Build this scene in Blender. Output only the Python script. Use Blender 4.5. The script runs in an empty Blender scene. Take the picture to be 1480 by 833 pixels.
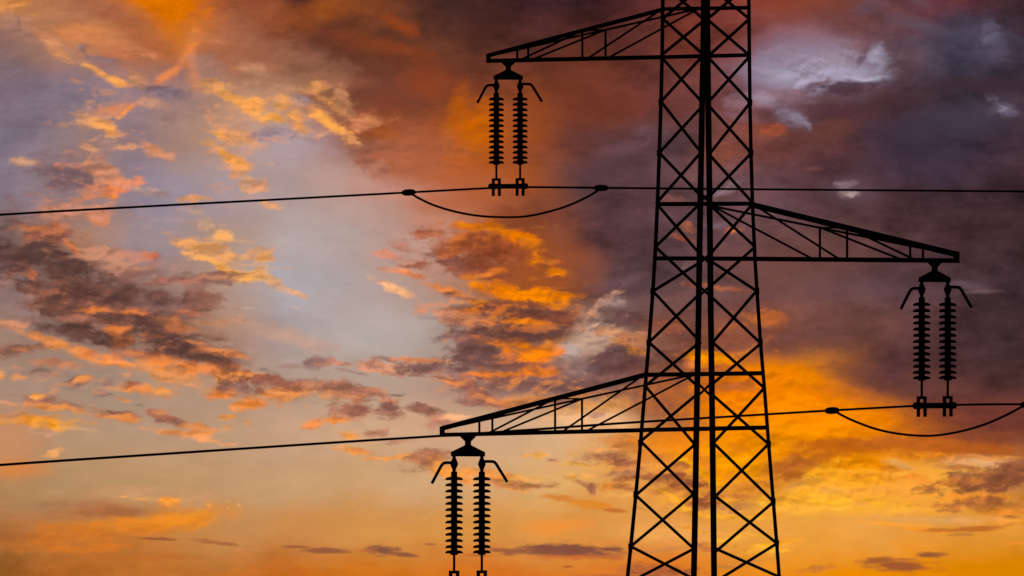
import bpy, math, random
from mathutils import Vector, Matrix

# ------------------------------------------------------------------ scene, camera, light
S = bpy.context.scene
COL = S.collection
F = 10800.0          # focal length in units of 1/1480 of the frame width
HX, HY = 740.0, 930.0
ZC = 8.0             # camera height above the foot of the pylon
DT = 120.0           # distance to the pylon
PM = F / DT          # 90 units per metre at the pylon

cam_d = bpy.data.cameras.new('camera')
cam = bpy.data.objects.new('camera', cam_d)
COL.objects.link(cam)
cam.location = (0, 0, ZC)
cam.rotation_euler = (math.radians(90), 0, 0)
cam_d.sensor_width = 36.0
cam_d.lens = F / 1480.0 * 36.0
cam_d.shift_y = (HY - 416.5) / 1480.0
cam_d.clip_start = 0.1
cam_d.clip_end = 20000
S.camera = cam
S.render.resolution_x, S.render.resolution_y = 1024, 576
S.view_settings.view_transform = 'Standard'
S.view_settings.look = 'None'
S.view_settings.exposure = 0.0
S.view_settings.gamma = 1.0
S.view_settings.use_curve_mapping = False
S.cycles.use_denoising = False

SUN_AZ, SUN_EL = math.radians(2.1), math.radians(1.7)     # behind the clouds, low over the horizon
sun_d = bpy.data.lights.new('sun', 'SUN')
sun_d.energy = 0.5
sun_d.angle = math.radians(10)
sun_d.color = (1.0, 0.55, 0.25)
sun = bpy.data.objects.new('sun', sun_d)
COL.objects.link(sun)
sd = Vector((math.sin(SUN_AZ) * math.cos(SUN_EL), math.cos(SUN_AZ) * math.cos(SUN_EL), math.sin(SUN_EL)))
sun.rotation_euler = sd.to_track_quat('Z', 'Y').to_euler()

# ------------------------------------------------------------------ sky
def lin(c):
    r = []
    for v in c:
        v = max(0.0, min(1.0, v / 255.0))
        r.append(v / 12.92 if v <= 0.04045 else ((v + 0.055) / 1.055) ** 2.4)
    return (r[0], r[1], r[2], 1.0)

# colour of the evening sky, rows from high to low, columns from left to right
GRID = [
 [(200,130,78),(168,105,78),(205,105,20),(170,92,55),(120,62,40),(120,62,36),(80,46,38),(60,33,33),(64,34,36),(88,42,40),(120,55,45),(132,65,48),(105,65,66),(95,50,55),(60,38,42)],
 [(125,100,100),(190,125,85),(180,105,60),(170,105,75),(118,68,50),(100,55,38),(100,55,38),(78,42,38),(82,42,36),(95,48,42),(120,62,56),(150,105,115),(110,75,80),(70,62,78),(55,42,52)],
 [(122,104,116),(128,110,122),(152,122,122),(170,130,110),(190,140,110),(130,75,55),(118,62,44),(128,64,40),(112,56,42),(105,55,50),(118,72,72),(120,85,95),(72,48,55),(62,50,58),(66,52,62)],
 [(118,104,118),(150,122,120),(145,120,125),(175,138,120),(168,145,148),(160,95,72),(172,90,48),(150,76,40),(108,60,54),(90,62,65),(120,68,60),(100,58,55),(72,48,55),(60,48,62),(64,46,54)],
 [(125,110,122),(145,120,120),(140,125,138),(158,138,142),(178,150,145),(190,145,130),(176,100,68),(134,74,52),(96,60,58),(90,60,62),(105,72,75),(82,54,60),(72,48,54),(64,44,50),(60,40,46)],
 [(130,105,105),(170,128,110),(150,130,135),(175,145,130),(172,155,152),(180,155,148),(190,140,120),(148,82,54),(102,62,58),(80,55,60),(105,70,72),(98,66,64),(85,56,56),(70,46,50),(60,40,45)],
 [(130,105,105),(135,100,92),(150,118,110),(175,145,130),(165,155,160),(180,160,155),(178,140,125),(160,90,45),(105,68,62),(95,68,70),(115,75,70),(115,72,64),(98,66,66),(80,56,60),(65,46,52)],
 [(160,130,112),(155,122,108),(150,112,95),(175,135,115),(170,150,145),(175,160,155),(170,150,140),(150,95,65),(160,125,110),(125,80,65),(140,80,60),(118,72,60),(100,62,58),(78,50,50),(66,46,48)],
 [(165,135,118),(165,138,120),(170,142,122),(178,145,122),(178,150,130),(180,155,138),(180,148,130),(150,110,100),(130,95,90),(125,80,65),(190,100,40),(225,130,20),(120,70,55),(85,50,45),(80,50,48)],
 [(190,140,105),(180,145,115),(183,148,120),(188,152,122),(198,158,128),(206,166,132),(206,162,130),(208,168,132),(222,168,118),(215,135,50),(240,140,10),(250,150,15),(220,115,25),(130,65,45),(115,60,50)],
 [(178,132,88),(180,140,98),(190,148,105),(195,152,110),(200,158,115),(205,160,115),(210,165,120),(217,166,110),(224,168,100),(225,150,70),(225,145,60),(235,150,45),(250,168,60),(240,165,65),(185,120,65)],
 [(168,112,66),(188,122,66),(198,130,70),(196,138,82),(203,140,80),(210,146,78),(213,146,74),(218,150,76),(220,150,75),(228,155,78),(232,158,72),(236,162,70),(233,160,75),(230,152,62),(225,150,60)],
 [(150,90,38),(178,102,42),(188,112,48),(192,112,48),(195,105,35),(205,115,35),(210,115,38),(215,115,40),(220,125,45),(225,125,45),(232,138,40),(235,140,30),(235,140,20),(228,135,15),(215,130,20)],
]
# clouds: kind, x, y, half length, half height, tilt (deg, clockwise), colour, opacity
# kinds: g soft glow, m smooth cloud, c ragged cloud, b bright lit fringe, w thin streak
STROKES = [
 # upper left
 ('m',110,30,120,34,8,(186,122,84),.6),('m',60,80,64,22,20,(158,118,106),.5),('m',330,66,90,36,20,(166,100,72),.6),('m',235,-8,66,34,18,(222,112,0),1),('m',250,26,24,26,0,(220,112,5),.9),('g',262,62,32,30,0,(205,115,45),.8),
 ('m',195,46,66,14,33,(168,95,60),.75),('m',140,12,60,14,15,(165,100,72),.6),
 ('c',10,8,30,14,10,(215,140,75),.8),('c',30,40,26,12,20,(160,118,105),.6),
 ('m',120,50,34,12,0,(212,130,72),.9),('m',155,64,54,13,18,(202,126,86),.7),('c',180,80,30,7,5,(208,126,84),.8),
 ('c',118,72,9,7,0,(128,106,110),.8),('c',150,90,20,5,8,(132,110,116),.7),
 ('b',60,52,20,7,32,(208,138,96),.8),('b',95,83,26,8,28,(222,148,95),.85),('b',130,99,12,5,25,(240,165,92),.9),
 ('b',150,111,20,6,28,(250,166,82),.95),('b',172,121,16,4,25,(250,165,90),.9),('c',200,123,18,8,32,(215,148,102),.75),
 ('m',112,121,8,3,15,(195,135,110),.7),
 ('m',276,72,9,24,12,(226,130,68),.85),('m',245,110,28,6,-35,(232,136,80),.9),('m',281,106,7,24,-4,(215,135,92),.8),
 ('m',262,118,3.5,17,0,(150,116,116),.8),('c',232,136,30,8,4,(126,106,118),.9),('m',300,60,24,6,12,(200,125,85),.5),
 ('m',300,100,26,18,20,(150,122,118),.5),
 ('m',165,160,34,8,-14,(222,140,92),.85),('b',187,160,20,5,-45,(246,150,80),.9),('c',140,182,26,12,20,(236,162,98),.85),
 ('c',122,174,8,16,10,(200,146,112),.7),('b',156,190,20,7,12,(250,166,90),.9),('c',214,150,22,6,15,(200,146,116),.7),
 ('c',240,178,14,12,0,(165,132,122),.6),
 # upper middle-left fringe
 ('m',350,168,40,30,40,(205,150,120),.6),('b',338,143,24,7,22,(244,165,85),.9),('b',357,157,26,8,38,(248,166,86),.9),
 ('c',305,128,11,10,0,(214,146,92),.8),('c',305,172,6,17,-18,(206,146,112),.75),('b',322,198,15,6,22,(250,166,80),.95),
 ('c',345,200,20,12,0,(222,152,104),.8),
 ('g',570,135,75,34,35,(118,66,50),.6),('m',440,90,70,18,20,(160,105,82),.55),('c',400,130,60,14,30,(195,142,112),.5),
 ('c',372,154,12,12,0,(248,165,86),.9),('b',396,172,24,6,14,(255,176,86),1),('c',410,155,15,9,0,(232,156,90),.8),
 ('b',430,180,11,16,-8,(250,166,86),.9),('c',460,130,12,7,0,(240,162,92),.8),('c',475,150,22,7,30,(234,156,92),.8),
 ('c',495,150,12,20,-30,(212,146,104),.6),('c',437,148,11,8,0,(160,132,138),.8),('b',478,180,34,7,34,(255,170,80),1),
 ('b',510,206,20,5,38,(240,166,104),.9),('c',530,182,26,9,-12,(216,136,92),.8),('c',463,196,14,5,-25,(215,156,126),.7),
 ('c',395,196,24,10,0,(150,128,138),.8),('c',420,198,24,6,10,(160,138,142),.7),
 # upper middle browns
 ('m',470,18,34,22,-30,(152,78,34),.8),('m',400,35,36,20,0,(148,76,40),.6),('m',435,0,20,8,0,(78,42,36),.85),
 ('m',478,46,30,14,-30,(86,48,38),.7),('m',515,60,54,12,14,(126,62,38),.7),('m',580,38,27,9,30,(154,70,28),.9),
 ('m',576,71,36,8,10,(148,68,32),.85),('m',550,75,60,12,8,(120,60,36),.6),('g',622,122,34,20,0,(144,66,38),.7),
 ('m',615,90,16,34,-20,(130,62,36),.5),('g',640,40,60,30,0,(76,42,38),.5),('g',690,130,40,40,0,(90,48,38),.5),
 ('g',690,205,64,54,0,(178,86,36),.7),('m',682,192,36,30,20,(200,100,8),.8),('c',668,230,34,24,30,(192,98,40),.6),('c',700,170,22,24,0,(196,96,16),.5),('m',664,158,14,26,10,(180,88,24),.8),
 ('g',768,195,26,50,0,(150,74,32),.55),('g',710,262,60,40,0,(180,88,40),.6),
 ('g',850,130,50,60,0,(118,58,38),.6),('g',880,245,60,36,0,(88,62,66),.7),('c',932,195,18,10,-10,(130,96,104),.35),
 ('m',905,215,30,8,-10,(110,76,80),.6),
 # right of the tower, high
 ('g',1165,8,60,16,0,(138,66,44),.5),('g',1130,10,26,30,0,(136,64,46),.3),('g',1210,35,60,16,10,(104,62,60),.7),
 ('m',1255,12,20,12,-20,(96,74,86),.7),('m',1325,38,40,8,10,(92,76,88),.7),('m',1330,8,14,5,10,(110,82,88),.5),
 ('g',1175,98,100,34,-4,(128,110,130),.8),('g',1160,104,54,20,-2,(160,150,172),.95),('g',1232,104,46,16,0,(158,148,170),.9),('g',1150,172,22,12,24,(142,126,146),.7),('m',1140,100,50,24,-6,(142,120,138),.7),('m',1130,140,50,16,10,(126,98,112),.6),('m',1150,112,42,13,0,(166,156,176),.85),('m',1203,92,44,18,0,(152,134,150),.8),
 ('m',1220,110,46,11,2,(166,156,178),.85),('c',1268,84,15,14,-10,(158,148,168),.9),('b',1273,99,12,6,-35,(168,162,184),.85),
 ('b',1255,117,24,4,0,(176,170,190),.8),('c',1190,130,26,7,-32,(166,154,174),.9),('c',1155,122,12,8,0,(170,160,182),.8),
 ('m',1248,82,5,15,24,(100,76,88),.85),('c',1228,130,50,9,-6,(84,60,74),.95),('c',1183,125,14,4,-20,(124,90,98),.8),
 ('m',1215,165,70,24,0,(82,50,54),.9),('c',1140,142,34,8,5,(142,108,118),.7),('m',1195,190,44,14,-5,(104,60,52),.7),
 ('c',1150,172,18,10,28,(144,128,148),.7),('c',1142,178,7,3,10,(112,84,94),.8),('c',1116,188,14,7,0,(152,74,50),.8),
 ('c',1168,182,5,7,0,(150,138,158),.6),
 ('m',1098,144,18,8,20,(168,146,165),.7),('c',1070,152,22,12,0,(144,112,126),.5),('c',1085,190,20,10,10,(150,78,56),.5),
 ('c',1050,222,30,10,-10,(154,84,62),.6),('m',1070,170,30,6,10,(130,90,100),.5),
 ('m',1418,62,56,24,18,(78,72,90),.8),('c',1430,50,10,15,-10,(98,90,108),.7),('m',1445,75,12,12,20,(88,80,98),.7),
 ('m',1300,100,24,22,0,(82,58,64),.7),('m',1410,126,90,10,0,(60,42,48),.8),('g',1390,182,56,20,0,(66,60,76),.6),
 ('c',1450,158,18,11,20,(106,96,114),.8),('c',1447,160,7,5,0,(136,128,146),.7),('g',1320,190,60,20,0,(60,50,66),.6),
 ('g',1345,235,70,26,0,(64,50,68),.6),('g',1290,145,50,16,0,(70,46,52),.6),
 # left, clouds A
 ('b',36,236,18,5,8,(212,156,120),.9),('b',30,232,9,3,0,(224,168,126),.7),
 ('c',100,256,44,22,8,(130,98,100),.95),('c',152,250,42,12,22,(208,138,104),.85),('b',176,274,30,8,-10,(250,146,76),.95),
 ('b',163,286,12,4,-10,(255,152,60),.9),('c',130,285,32,9,-10,(236,142,92),.8),('c',96,240,14,4,0,(225,140,110),.8),
 ('c',80,306,24,20,10,(202,134,108),.8),('c',140,318,13,9,0,(222,136,96),.85),('c',110,305,36,12,0,(205,138,112),.7),
 ('c',212,278,28,6,14,(178,146,136),.8),('c',12,288,10,6,10,(140,104,98),.6),
 ('b',125,214,10,5,20,(232,162,110),.9),('c',185,214,14,4,-5,(216,152,112),.85),('c',226,220,20,9,20,(226,146,100),.85),
 ('c',150,208,40,8,0,(180,135,118),.5),
 ('b',327,226,34,7,32,(252,166,80),1),('c',350,242,14,13,0,(240,160,92),.85),('c',345,212,22,9,0,(226,156,102),.7),
 ('c',362,272,13,14,-20,(222,160,116),.8),('b',275,290,20,4,-2,(236,162,100),.85),('c',280,305,18,6,0,(190,150,130),.6),
 ('c',378,272,12,6,0,(225,155,110),.8),('b',390,298,13,6,12,(236,165,110),.9),
 ('c',312,335,28,11,22,(214,166,126),.7),('b',326,343,11,8,20,(250,172,92),.85),('b',280,355,30,6,6,(240,162,90),.9),
 ('c',312,370,50,14,18,(232,164,104),.85),('b',306,380,30,4,20,(255,176,86),.95),('b',332,393,20,5,15,(255,176,90),.9),
 ('b',362,402,15,8,0,(255,180,88),.95),('c',370,368,24,7,-15,(228,160,108),.7),('b',386,374,10,6,0,(250,172,95),.85),
 ('b',395,408,26,5,24,(236,172,116),.85),('b',422,423,24,3.5,16,(226,168,126),.85),('b',374,388,12,5,-20,(240,170,105),.7),
 ('m',415,486,66,10,18,(200,156,134),.7),('b',430,446,10,1.5,2,(200,170,150),.6),('w',362,446,10,1.5,0,(195,170,155),.6),
 # left, big dark diagonal cloud
 ('m',60,430,90,60,20,(150,118,112),.5),('m',60,375,84,30,26,(112,82,74),.85),('m',190,450,130,34,24,(118,84,76),.8),('m',285,508,60,15,20,(108,76,70),.8),('c',160,378,50,14,18,(204,146,112),.8),('c',120,360,26,16,0,(196,136,108),.6),
 ('c',12,372,44,26,42,(92,68,66),.95),('c',8,336,24,16,10,(118,96,98),.8),
 ('c',64,346,34,18,15,(140,88,72),.95),('b',44,332,22,4,0,(216,126,76),.85),('b',97,348,28,5,60,(228,130,76),.85),
 ('b',66,368,7,12,-20,(214,124,74),.75),('c',50,362,20,14,0,(104,78,74),.9),('c',90,340,14,10,30,(150,96,80),.8),
 ('c',88,384,70,17,22,(92,66,64),1),('c',40,395,10,14,-30,(150,96,74),.7),('c',50,400,6,7,0,(225,120,60),.8),
 ('c',196,372,44,8,4,(184,130,114),.7),('c',222,371,14,4,3,(196,106,76),.85),('c',190,392,50,9,6,(160,118,108),.7),
 ('c',14,408,18,14,0,(150,120,112),.7),('c',50,424,14,22,-15,(178,128,106),.6),
 ('c',95,428,52,26,15,(98,70,66),1),('c',150,452,100,32,22,(128,86,74),.9),('c',225,470,60,28,25,(116,80,72),.9),
 ('c',120,483,64,14,14,(98,70,66),.95),('c',255,500,60,13,24,(94,66,62),.95),('c',290,434,34,13,-5,(150,98,84),.8),
 ('c',230,440,36,12,0,(126,96,94),.8),('c',300,404,42,8,-5,(140,100,92),.85),('c',250,408,40,5,0,(160,110,98),.7),
 ('c',200,424,60,10,10,(110,78,72),.8),
 ('b',137,449,18,4,0,(228,128,64),.85),('b',192,453,22,4,4,(228,128,66),.8),('b',174,475,22,4,0,(236,130,58),.85),
 ('b',178,492,12,11,0,(214,120,66),.75),('c',255,470,34,9,14,(196,116,72),.7),('b',106,433,12,3,0,(190,110,80),.6),
 ('b',110,462,24,4,0,(190,120,96),.6),('b',215,486,18,3,5,(200,112,70),.6),('b',100,420,12,4,0,(170,100,76),.5),
 ('c',320,466,40,5,-3,(204,140,104),.7),('c',270,452,24,4,6,(180,110,84),.7),
 ('b',66,492,32,6,16,(236,146,82),.9),('b',112,510,44,7,22,(236,146,80),.9),('b',168,524,40,7,14,(242,146,70),.9),
 ('c',228,535,60,13,12,(236,150,84),.85),('b',300,534,70,9,8,(242,146,68),.95),('b',345,545,30,9,4,(236,142,72),.85),
 ('c',190,512,30,6,0,(186,112,82),.7),('b',280,497,16,4,8,(234,140,80),.8),('b',322,511,30,5,8,(234,140,80),.85),
 ('c',318,526,46,4,16,(110,80,76),.6),('c',280,556,30,8,10,(228,150,96),.5),
 ('c',14,470,24,8,8,(216,142,102),.75),('c',40,462,26,4,5,(150,116,106),.6),
 ('c',24,508,30,8,-8,(150,106,92),.95),('b',32,507,8,3,0,(220,135,90),.7),('c',54,502,14,4,0,(160,110,90),.7),
 ('c',85,526,36,6,5,(186,124,92),.8),('c',75,540,32,6,2,(142,114,108),.8),('c',112,552,18,7,-3,(142,108,100),.9),
 ('b',120,548,10,5,0,(242,152,80),.9),('b',30,548,10,4,0,(236,152,92),.85),('b',0,542,8,7,0,(240,156,92),.85),
 ('b',20,534,10,4,0,(210,140,110),.5),('b',205,564,28,8,6,(246,152,64),.95),('c',194,557,14,5,0,(176,106,80),.85),
 ('b',230,566,16,6,0,(240,156,80),.85),('c',185,544,16,5,0,(202,142,108),.75),('b',183,580,9,3,5,(236,150,86),.85),
 ('c',155,555,12,5,0,(150,120,112),.8),('c',147,571,15,4,8,(148,118,110),.85),('c',200,588,10,3,0,(150,126,116),.8),
 ('b',78,568,6,3,-10,(220,155,110),.6),
 ('c',62,580,38,6,8,(160,110,92),.9),('b',54,573,8,3,0,(246,162,80),.9),('b',84,590,38,5,7,(226,142,74),.9),
 ('c',112,588,12,2,0,(140,105,92),.7),('b',10,583,16,4,8,(236,160,108),.8),('b',45,608,52,7,4,(246,162,40),1),
 ('b',76,615,22,7,4,(255,176,50),1),('c',18,602,28,3,-4,(180,120,86),.7),
 ('c',165,597,38,4,5,(160,108,88),.95),('b',175,605,30,5,6,(232,142,76),.95),('c',236,604,28,5,22,(172,110,88),.9),
 ('b',235,595,9,4,0,(226,142,92),.8),('c',256,613,30,4,8,(136,98,88),.9),('b',290,620,24,5,6,(240,152,90),.9),
 ('b',258,626,36,4,8,(240,150,84),.9),('b',300,637,15,2.5,3,(240,156,96),.85),('b',325,642,11,2.5,3,(240,160,100),.8),
 ('b',328,605,11,4,-14,(240,156,80),.9),('b',360,608,6,5,0,(240,156,80),.85),('b',326,619,8,3,0,(235,155,90),.7),
 ('w',110,620,24,2,5,(215,165,120),.6),
 # mid-left small clouds
 ('b',325,570,24,8,-12,(248,150,58),.95),('c',352,560,26,12,0,(132,94,88),.95),('b',356,588,18,5,0,(250,156,60),.9),
 ('c',405,568,46,14,-8,(236,146,76),.9),('c',410,553,38,9,5,(150,96,82),.9),('c',374,562,14,13,0,(142,92,78),.8),
 ('b',374,583,14,6,0,(250,150,58),.9),('c',380,534,14,4,10,(120,95,92),.7),('c',450,550,14,4,0,(150,112,104),.7),
 ('c',490,562,38,10,14,(160,108,92),.95),('c',500,576,26,7,5,(226,146,96),.8),('c',537,568,20,6,0,(168,112,94),.9),
 ('c',562,578,20,4,3,(212,132,102),.85),('c',575,569,8,2,0,(122,106,106),.8),
 ('c',512,594,34,11,3,(154,102,86),.95),('c',485,590,10,14,10,(170,120,100),.6),('b',490,609,11,5,0,(250,156,60),.9),
 ('c',560,586,22,7,6,(130,92,86),.95),('c',566,600,18,5,0,(168,114,92),.85),('c',607,593,25,8,12,(150,104,90),.95),
 ('b',456,614,16,5,-16,(246,156,76),.9),('b',447,588,6,4,0,(236,156,96),.7),('c',530,605,40,3,0,(205,150,120),.5),
 ('c',457,525,15,7,0,(150,116,112),.85),('w',422,530,22,3,0,(160,132,126),.7),('c',500,528,30,6,8,(192,132,112),.85),
 ('c',512,539,24,3,8,(152,112,108),.8),('c',560,530,60,8,2,(226,148,110),.85),('c',560,519,18,5,4,(140,106,104),.85),
 ('b',600,520,44,4,4,(242,142,84),.9),('c',622,533,62,8,5,(130,98,96),.95),('c',655,544,40,5,4,(166,122,110),.8),
 ('b',657,551,28,4,3,(242,146,70),.85),('c',690,562,34,6,24,(130,100,100),.85),('c',640,547,26,2,4,(130,98,92),.6),
 ('b',566,416,26,5,26,(246,182,126),.95),('b',390,300,8,3,0,(225,165,120),.5),
 # middle: brown cloud and orange mass
 ('m',575,276,50,14,4,(198,142,128),.8),('c',546,226,38,20,0,(152,96,80),.95),('m',605,215,50,30,0,(164,92,66),.7),('m',575,236,44,26,0,(174,98,66),.8),
 ('c',545,250,20,10,20,(180,122,104),.5),('g',650,285,60,30,0,(186,106,72),.6),
 ('m',620,325,30,12,10,(202,136,114),.5),
 ('c',614,341,17,5,0,(190,112,82),.85),('c',588,360,24,8,20,(190,126,106),.8),('b',562,369,16,4,8,(226,142,112),.85),
 ('b',590,397,32,4,12,(242,142,92),.9),('c',605,382,34,8,16,(192,130,110),.7),('b',553,410,12,3,20,(228,168,132),.7),
 ('c',700,358,66,34,0,(158,84,50),.95),('c',690,385,56,18,0,(138,76,58),.9),('c',645,376,28,9,14,(136,94,86),.85),
 ('b',690,330,44,7,6,(232,126,22),.9),('b',728,336,24,10,30,(228,122,16),.9),('b',655,356,22,9,-45,(204,108,46),.75),
 ('c',640,352,14,20,-20,(180,110,80),.6),
 ('g',780,385,52,70,0,(158,82,44),.75),('c',710,358,34,20,10,(150,80,48),.8),('b',752,344,20,11,24,(242,132,12),.95),('b',768,356,16,9,30,(218,118,20),.85),
 ('b',773,377,11,8,0,(246,142,22),.95),('b',806,392,15,6,8,(250,146,26),.95),('b',800,379,20,4,5,(204,108,46),.8),
 ('b',700,398,22,3,-10,(226,128,58),.85),('b',720,392,12,4,0,(214,112,40),.7),
 ('b',650,422,38,5,16,(226,128,56),.9),('b',690,414,22,6,30,(238,132,24),.9),('c',665,430,30,4,12,(140,88,70),.7),
 ('b',720,422,34,8,6,(244,138,20),.9),('b',700,440,30,6,8,(238,134,28),.85),('c',684,452,34,6,6,(154,94,70),.85),
 ('c',675,464,42,11,12,(216,132,84),.9),('b',640,454,14,8,10,(228,150,116),.75),('b',700,446,28,4,-10,(240,132,24),.8),
 ('c',765,452,56,11,2,(118,74,64),.95),('c',722,442,16,10,0,(116,72,66),.8),
 ('b',762,425,44,8,0,(246,142,16),1),('b',806,431,28,6,0,(244,140,22),.95),('b',800,441,18,6,5,(250,150,30),.9),
 ('b',740,462,20,4,-15,(244,140,20),.8),('b',762,466,32,4,3,(246,142,22),.95),('c',792,462,26,5,0,(184,100,58),.8),
 ('c',760,484,74,16,0,(114,76,70),.95),('c',692,500,42,20,28,(116,84,82),.95),('c',664,490,18,6,0,(150,114,110),.85),
 ('c',702,522,40,16,0,(112,80,78),.9),('b',714,495,22,5,4,(246,142,26),.95),('b',690,487,14,3,10,(222,122,62),.85),
 ('b',733,508,16,7,30,(246,140,28),.9),('b',752,498,20,6,20,(246,142,22),.9),('b',776,512,38,10,-6,(242,136,28),.9),
 ('b',802,499,22,8,-16,(236,136,44),.85),('b',728,545,32,9,10,(236,132,48),.85),('b',690,540,16,4,0,(242,138,50),.85),
 ('b',774,538,34,8,-4,(242,138,32),.9),('c',745,527,28,5,6,(140,88,74),.8),('c',760,556,60,8,0,(146,104,96),.8),
 ('c',704,574,44,12,22,(184,114,90),.85),('c',690,583,30,4,5,(150,106,96),.8),('b',712,580,30,3,24,(228,140,80),.7),
 ('c',760,573,50,6,0,(222,148,96),.7),('c',780,580,40,6,-5,(238,146,52),.8),
 ('c',635,612,18,8,0,(182,124,104),.85),('b',662,604,18,4,-5,(242,176,124),.85),
 # pale opening beside the tower
 ('m',858,490,44,20,-28,(206,168,142),.85),('m',826,508,14,12,0,(186,166,160),.8),('b',858,450,36,5,-38,(196,142,116),.85),
 ('b',888,440,16,8,-8,(176,140,134),.75),('c',845,540,26,6,10,(190,152,138),.5),('c',860,470,20,8,-30,(198,162,146),.8),
 ('c',868,497,14,5,-10,(152,122,114),.85),('c',905,465,44,16,0,(104,74,76),.9),('c',890,482,34,8,8,(214,148,102),.8),
 ('c',910,495,34,14,10,(190,118,80),.7),('b',905,503,24,7,24,(230,138,56),.85),('b',914,508,22,4,14,(255,166,26),.95),
 ('c',900,528,54,20,4,(106,72,72),1),('c',885,514,22,14,-30,(110,76,74),.9),('c',840,528,20,8,30,(140,108,104),.7),
 ('c',806,556,66,9,0,(124,86,82),.85),('c',880,546,50,8,0,(128,88,82),.85),('b',858,590,54,12,-10,(236,158,84),.85),
 ('c',800,580,50,5,-4,(150,104,88),.7),('c',830,572,40,4,-8,(205,128,74),.8),
 ('m',870,608,70,12,0,(242,188,140),.8),('c',862,600,10,3,0,(190,136,114),.8),('c',905,565,40,8,-6,(190,114,72),.7),
 # tower interior, mid
 ('g',970,580,44,40,0,(146,84,62),.8),('c',985,445,40,30,0,(108,76,76),.6),('c',980,520,50,22,0,(118,76,66),.7),('c',960,470,30,10,-5,(164,96,66),.6),
 ('b',1044,275,24,6,-22,(146,118,128),.85),('b',1034,325,20,6,-16,(134,108,118),.75),('b',1062,334,12,4,-5,(204,114,62),.9),
 ('c',996,330,11,7,10,(162,92,66),.75),('c',986,345,16,5,15,(168,96,66),.75),('m',905,405,34,7,-14,(112,80,86),.6),
 ('c',1015,372,30,5,-30,(120,92,100),.5),('c',970,290,20,6,10,(130,80,72),.6),
 ('b',1050,418,40,3.5,6,(176,98,66),.8),('b',1065,472,22,4,-14,(196,108,62),.7),('c',1100,462,22,9,0,(202,112,52),.8),
 ('b',1122,462,18,10,30,(184,98,50),.8),('b',1116,492,8,10,0,(196,104,48),.7),
 ('b',1030,518,28,8,0,(250,152,12),.95),('b',1052,522,30,6,10,(238,142,20),.95),('b',1080,508,24,5,-28,(222,128,50),.85),
 ('b',1003,528,14,5,0,(226,128,60),.8),('c',1060,541,22,5,0,(128,78,68),.85),('c',1060,500,26,6,5,(130,82,74),.7),
 ('m',1135,502,44,20,0,(114,68,58),.8),('m',1190,480,60,26,0,(110,70,66),.5),
 # big glow
 ('m',1185,598,160,46,8,(240,130,8),1),('m',1095,585,64,44,0,(244,134,6),1),('m',1132,562,48,28,10,(246,142,8),.95),
 ('m',1135,612,80,22,0,(255,164,6),.95),('m',1180,625,60,12,4,(255,164,14),.9),('m',1170,590,50,10,10,(255,156,4),.7),
 ('m',1260,606,80,18,6,(226,122,26),.7),('c',1095,548,30,5,-10,(228,124,30),.7),('c',1060,560,30,8,0,(150,84,58),.7),
 ('c',1110,580,60,6,2,(222,118,22),.5),('m',1230,575,70,10,12,(150,80,50),.4),('m',1395,600,80,28,0,(112,56,46),.85),
 ('m',1340,560,90,16,6,(104,62,56),.7),
 # bottom left
 ('g',12,650,46,30,0,(206,142,98),.7),('g',18,678,34,12,0,(216,132,66),.8),('c',66,626,24,5,8,(212,156,120),.6),
 ('b',77,655,12,3,-12,(232,162,96),.85),
 ('m',215,716,80,10,0,(206,150,106),.6),('m',150,738,60,12,2,(176,112,74),.85),('m',60,733,62,5,-2,(166,122,86),.7),
 ('m',175,742,56,8,4,(168,104,62),.75),('m',250,752,72,13,-8,(238,142,40),.9),('m',185,760,90,9,-3,(230,136,44),.8),
 ('m',95,776,110,15,-3,(206,116,46),.85),('m',130,792,60,5,-3,(216,120,42),.75),('m',8,774,34,12,0,(160,94,50),.7),
 ('m',70,747,50,5,0,(186,122,78),.5),
 ('b',175,718,9,2,3,(246,176,92),.85),('b',197,722,13,2,0,(240,166,82),.8),('b',244,725,12,5,0,(250,166,60),.9),
 ('b',328,726,4,1.6,0,(232,172,100),.9),('b',345,732,4,1.6,0,(232,172,100),.9),('b',297,733,4,2,0,(238,165,80),.8),('b',330,735,2.5,2,0,(240,180,90),.8),
 ('w',226,779,28,2,2,(150,92,60),.95),('w',315,785,36,2.4,7,(160,104,62),.9),('w',296,780,14,1.6,2,(166,106,62),.8),
 ('m',220,806,80,5,0,(190,106,44),.5),
 # bottom middle
 ('b',510,633,18,5,14,(246,166,70),.9),('c',546,627,14,5,-8,(186,128,104),.85),('c',575,638,18,4,-6,(200,142,110),.7),
 ('b',514,653,20,4,8,(250,166,70),.95),('c',518,652,9,2.5,5,(210,128,80),.8),('b',553,662,24,4,-4,(250,166,66),.95),
 ('b',640,682,50,6,22,(248,164,64),.8),('c',618,665,30,11,-14,(176,120,92),.95),('c',630,655,16,6,10,(164,112,92),.9),
 ('b',652,678,26,9,30,(248,162,60),.85),('b',722,690,44,9,16,(250,162,54),.85),('c',724,697,16,5,8,(190,120,80),.8),
 ('b',760,692,20,6,0,(244,172,90),.6),('w',430,791,16,2,0,(150,96,64),.95),('w',475,796,32,4,3,(146,92,66),.95),
 ('w',553,795,20,6,6,(132,86,70),1),('w',582,802,24,3,6,(140,90,66),.95),('w',528,796,16,1.4,0,(186,112,64),.8),
 ('w',622,787,8,2,4,(164,100,62),.85),('w',695,803,22,2,2,(180,106,60),.8),
 ('b',762,657,10,3,-14,(242,168,82),.85),('b',778,658,10,4,-4,(242,168,80),.9),('c',800,666,7,2,6,(200,136,106),.9),
 ('b',755,694,26,6,0,(242,168,88),.7),('c',770,702,30,4.5,2,(192,124,78),.95),('c',845,699,20,4,14,(188,130,92),.85),
 ('c',856,707,7,5,30,(172,116,88),.9),('b',852,690,18,3,4,(250,176,90),.85),('b',827,692,5,4,0,(250,176,80),.8),
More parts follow.
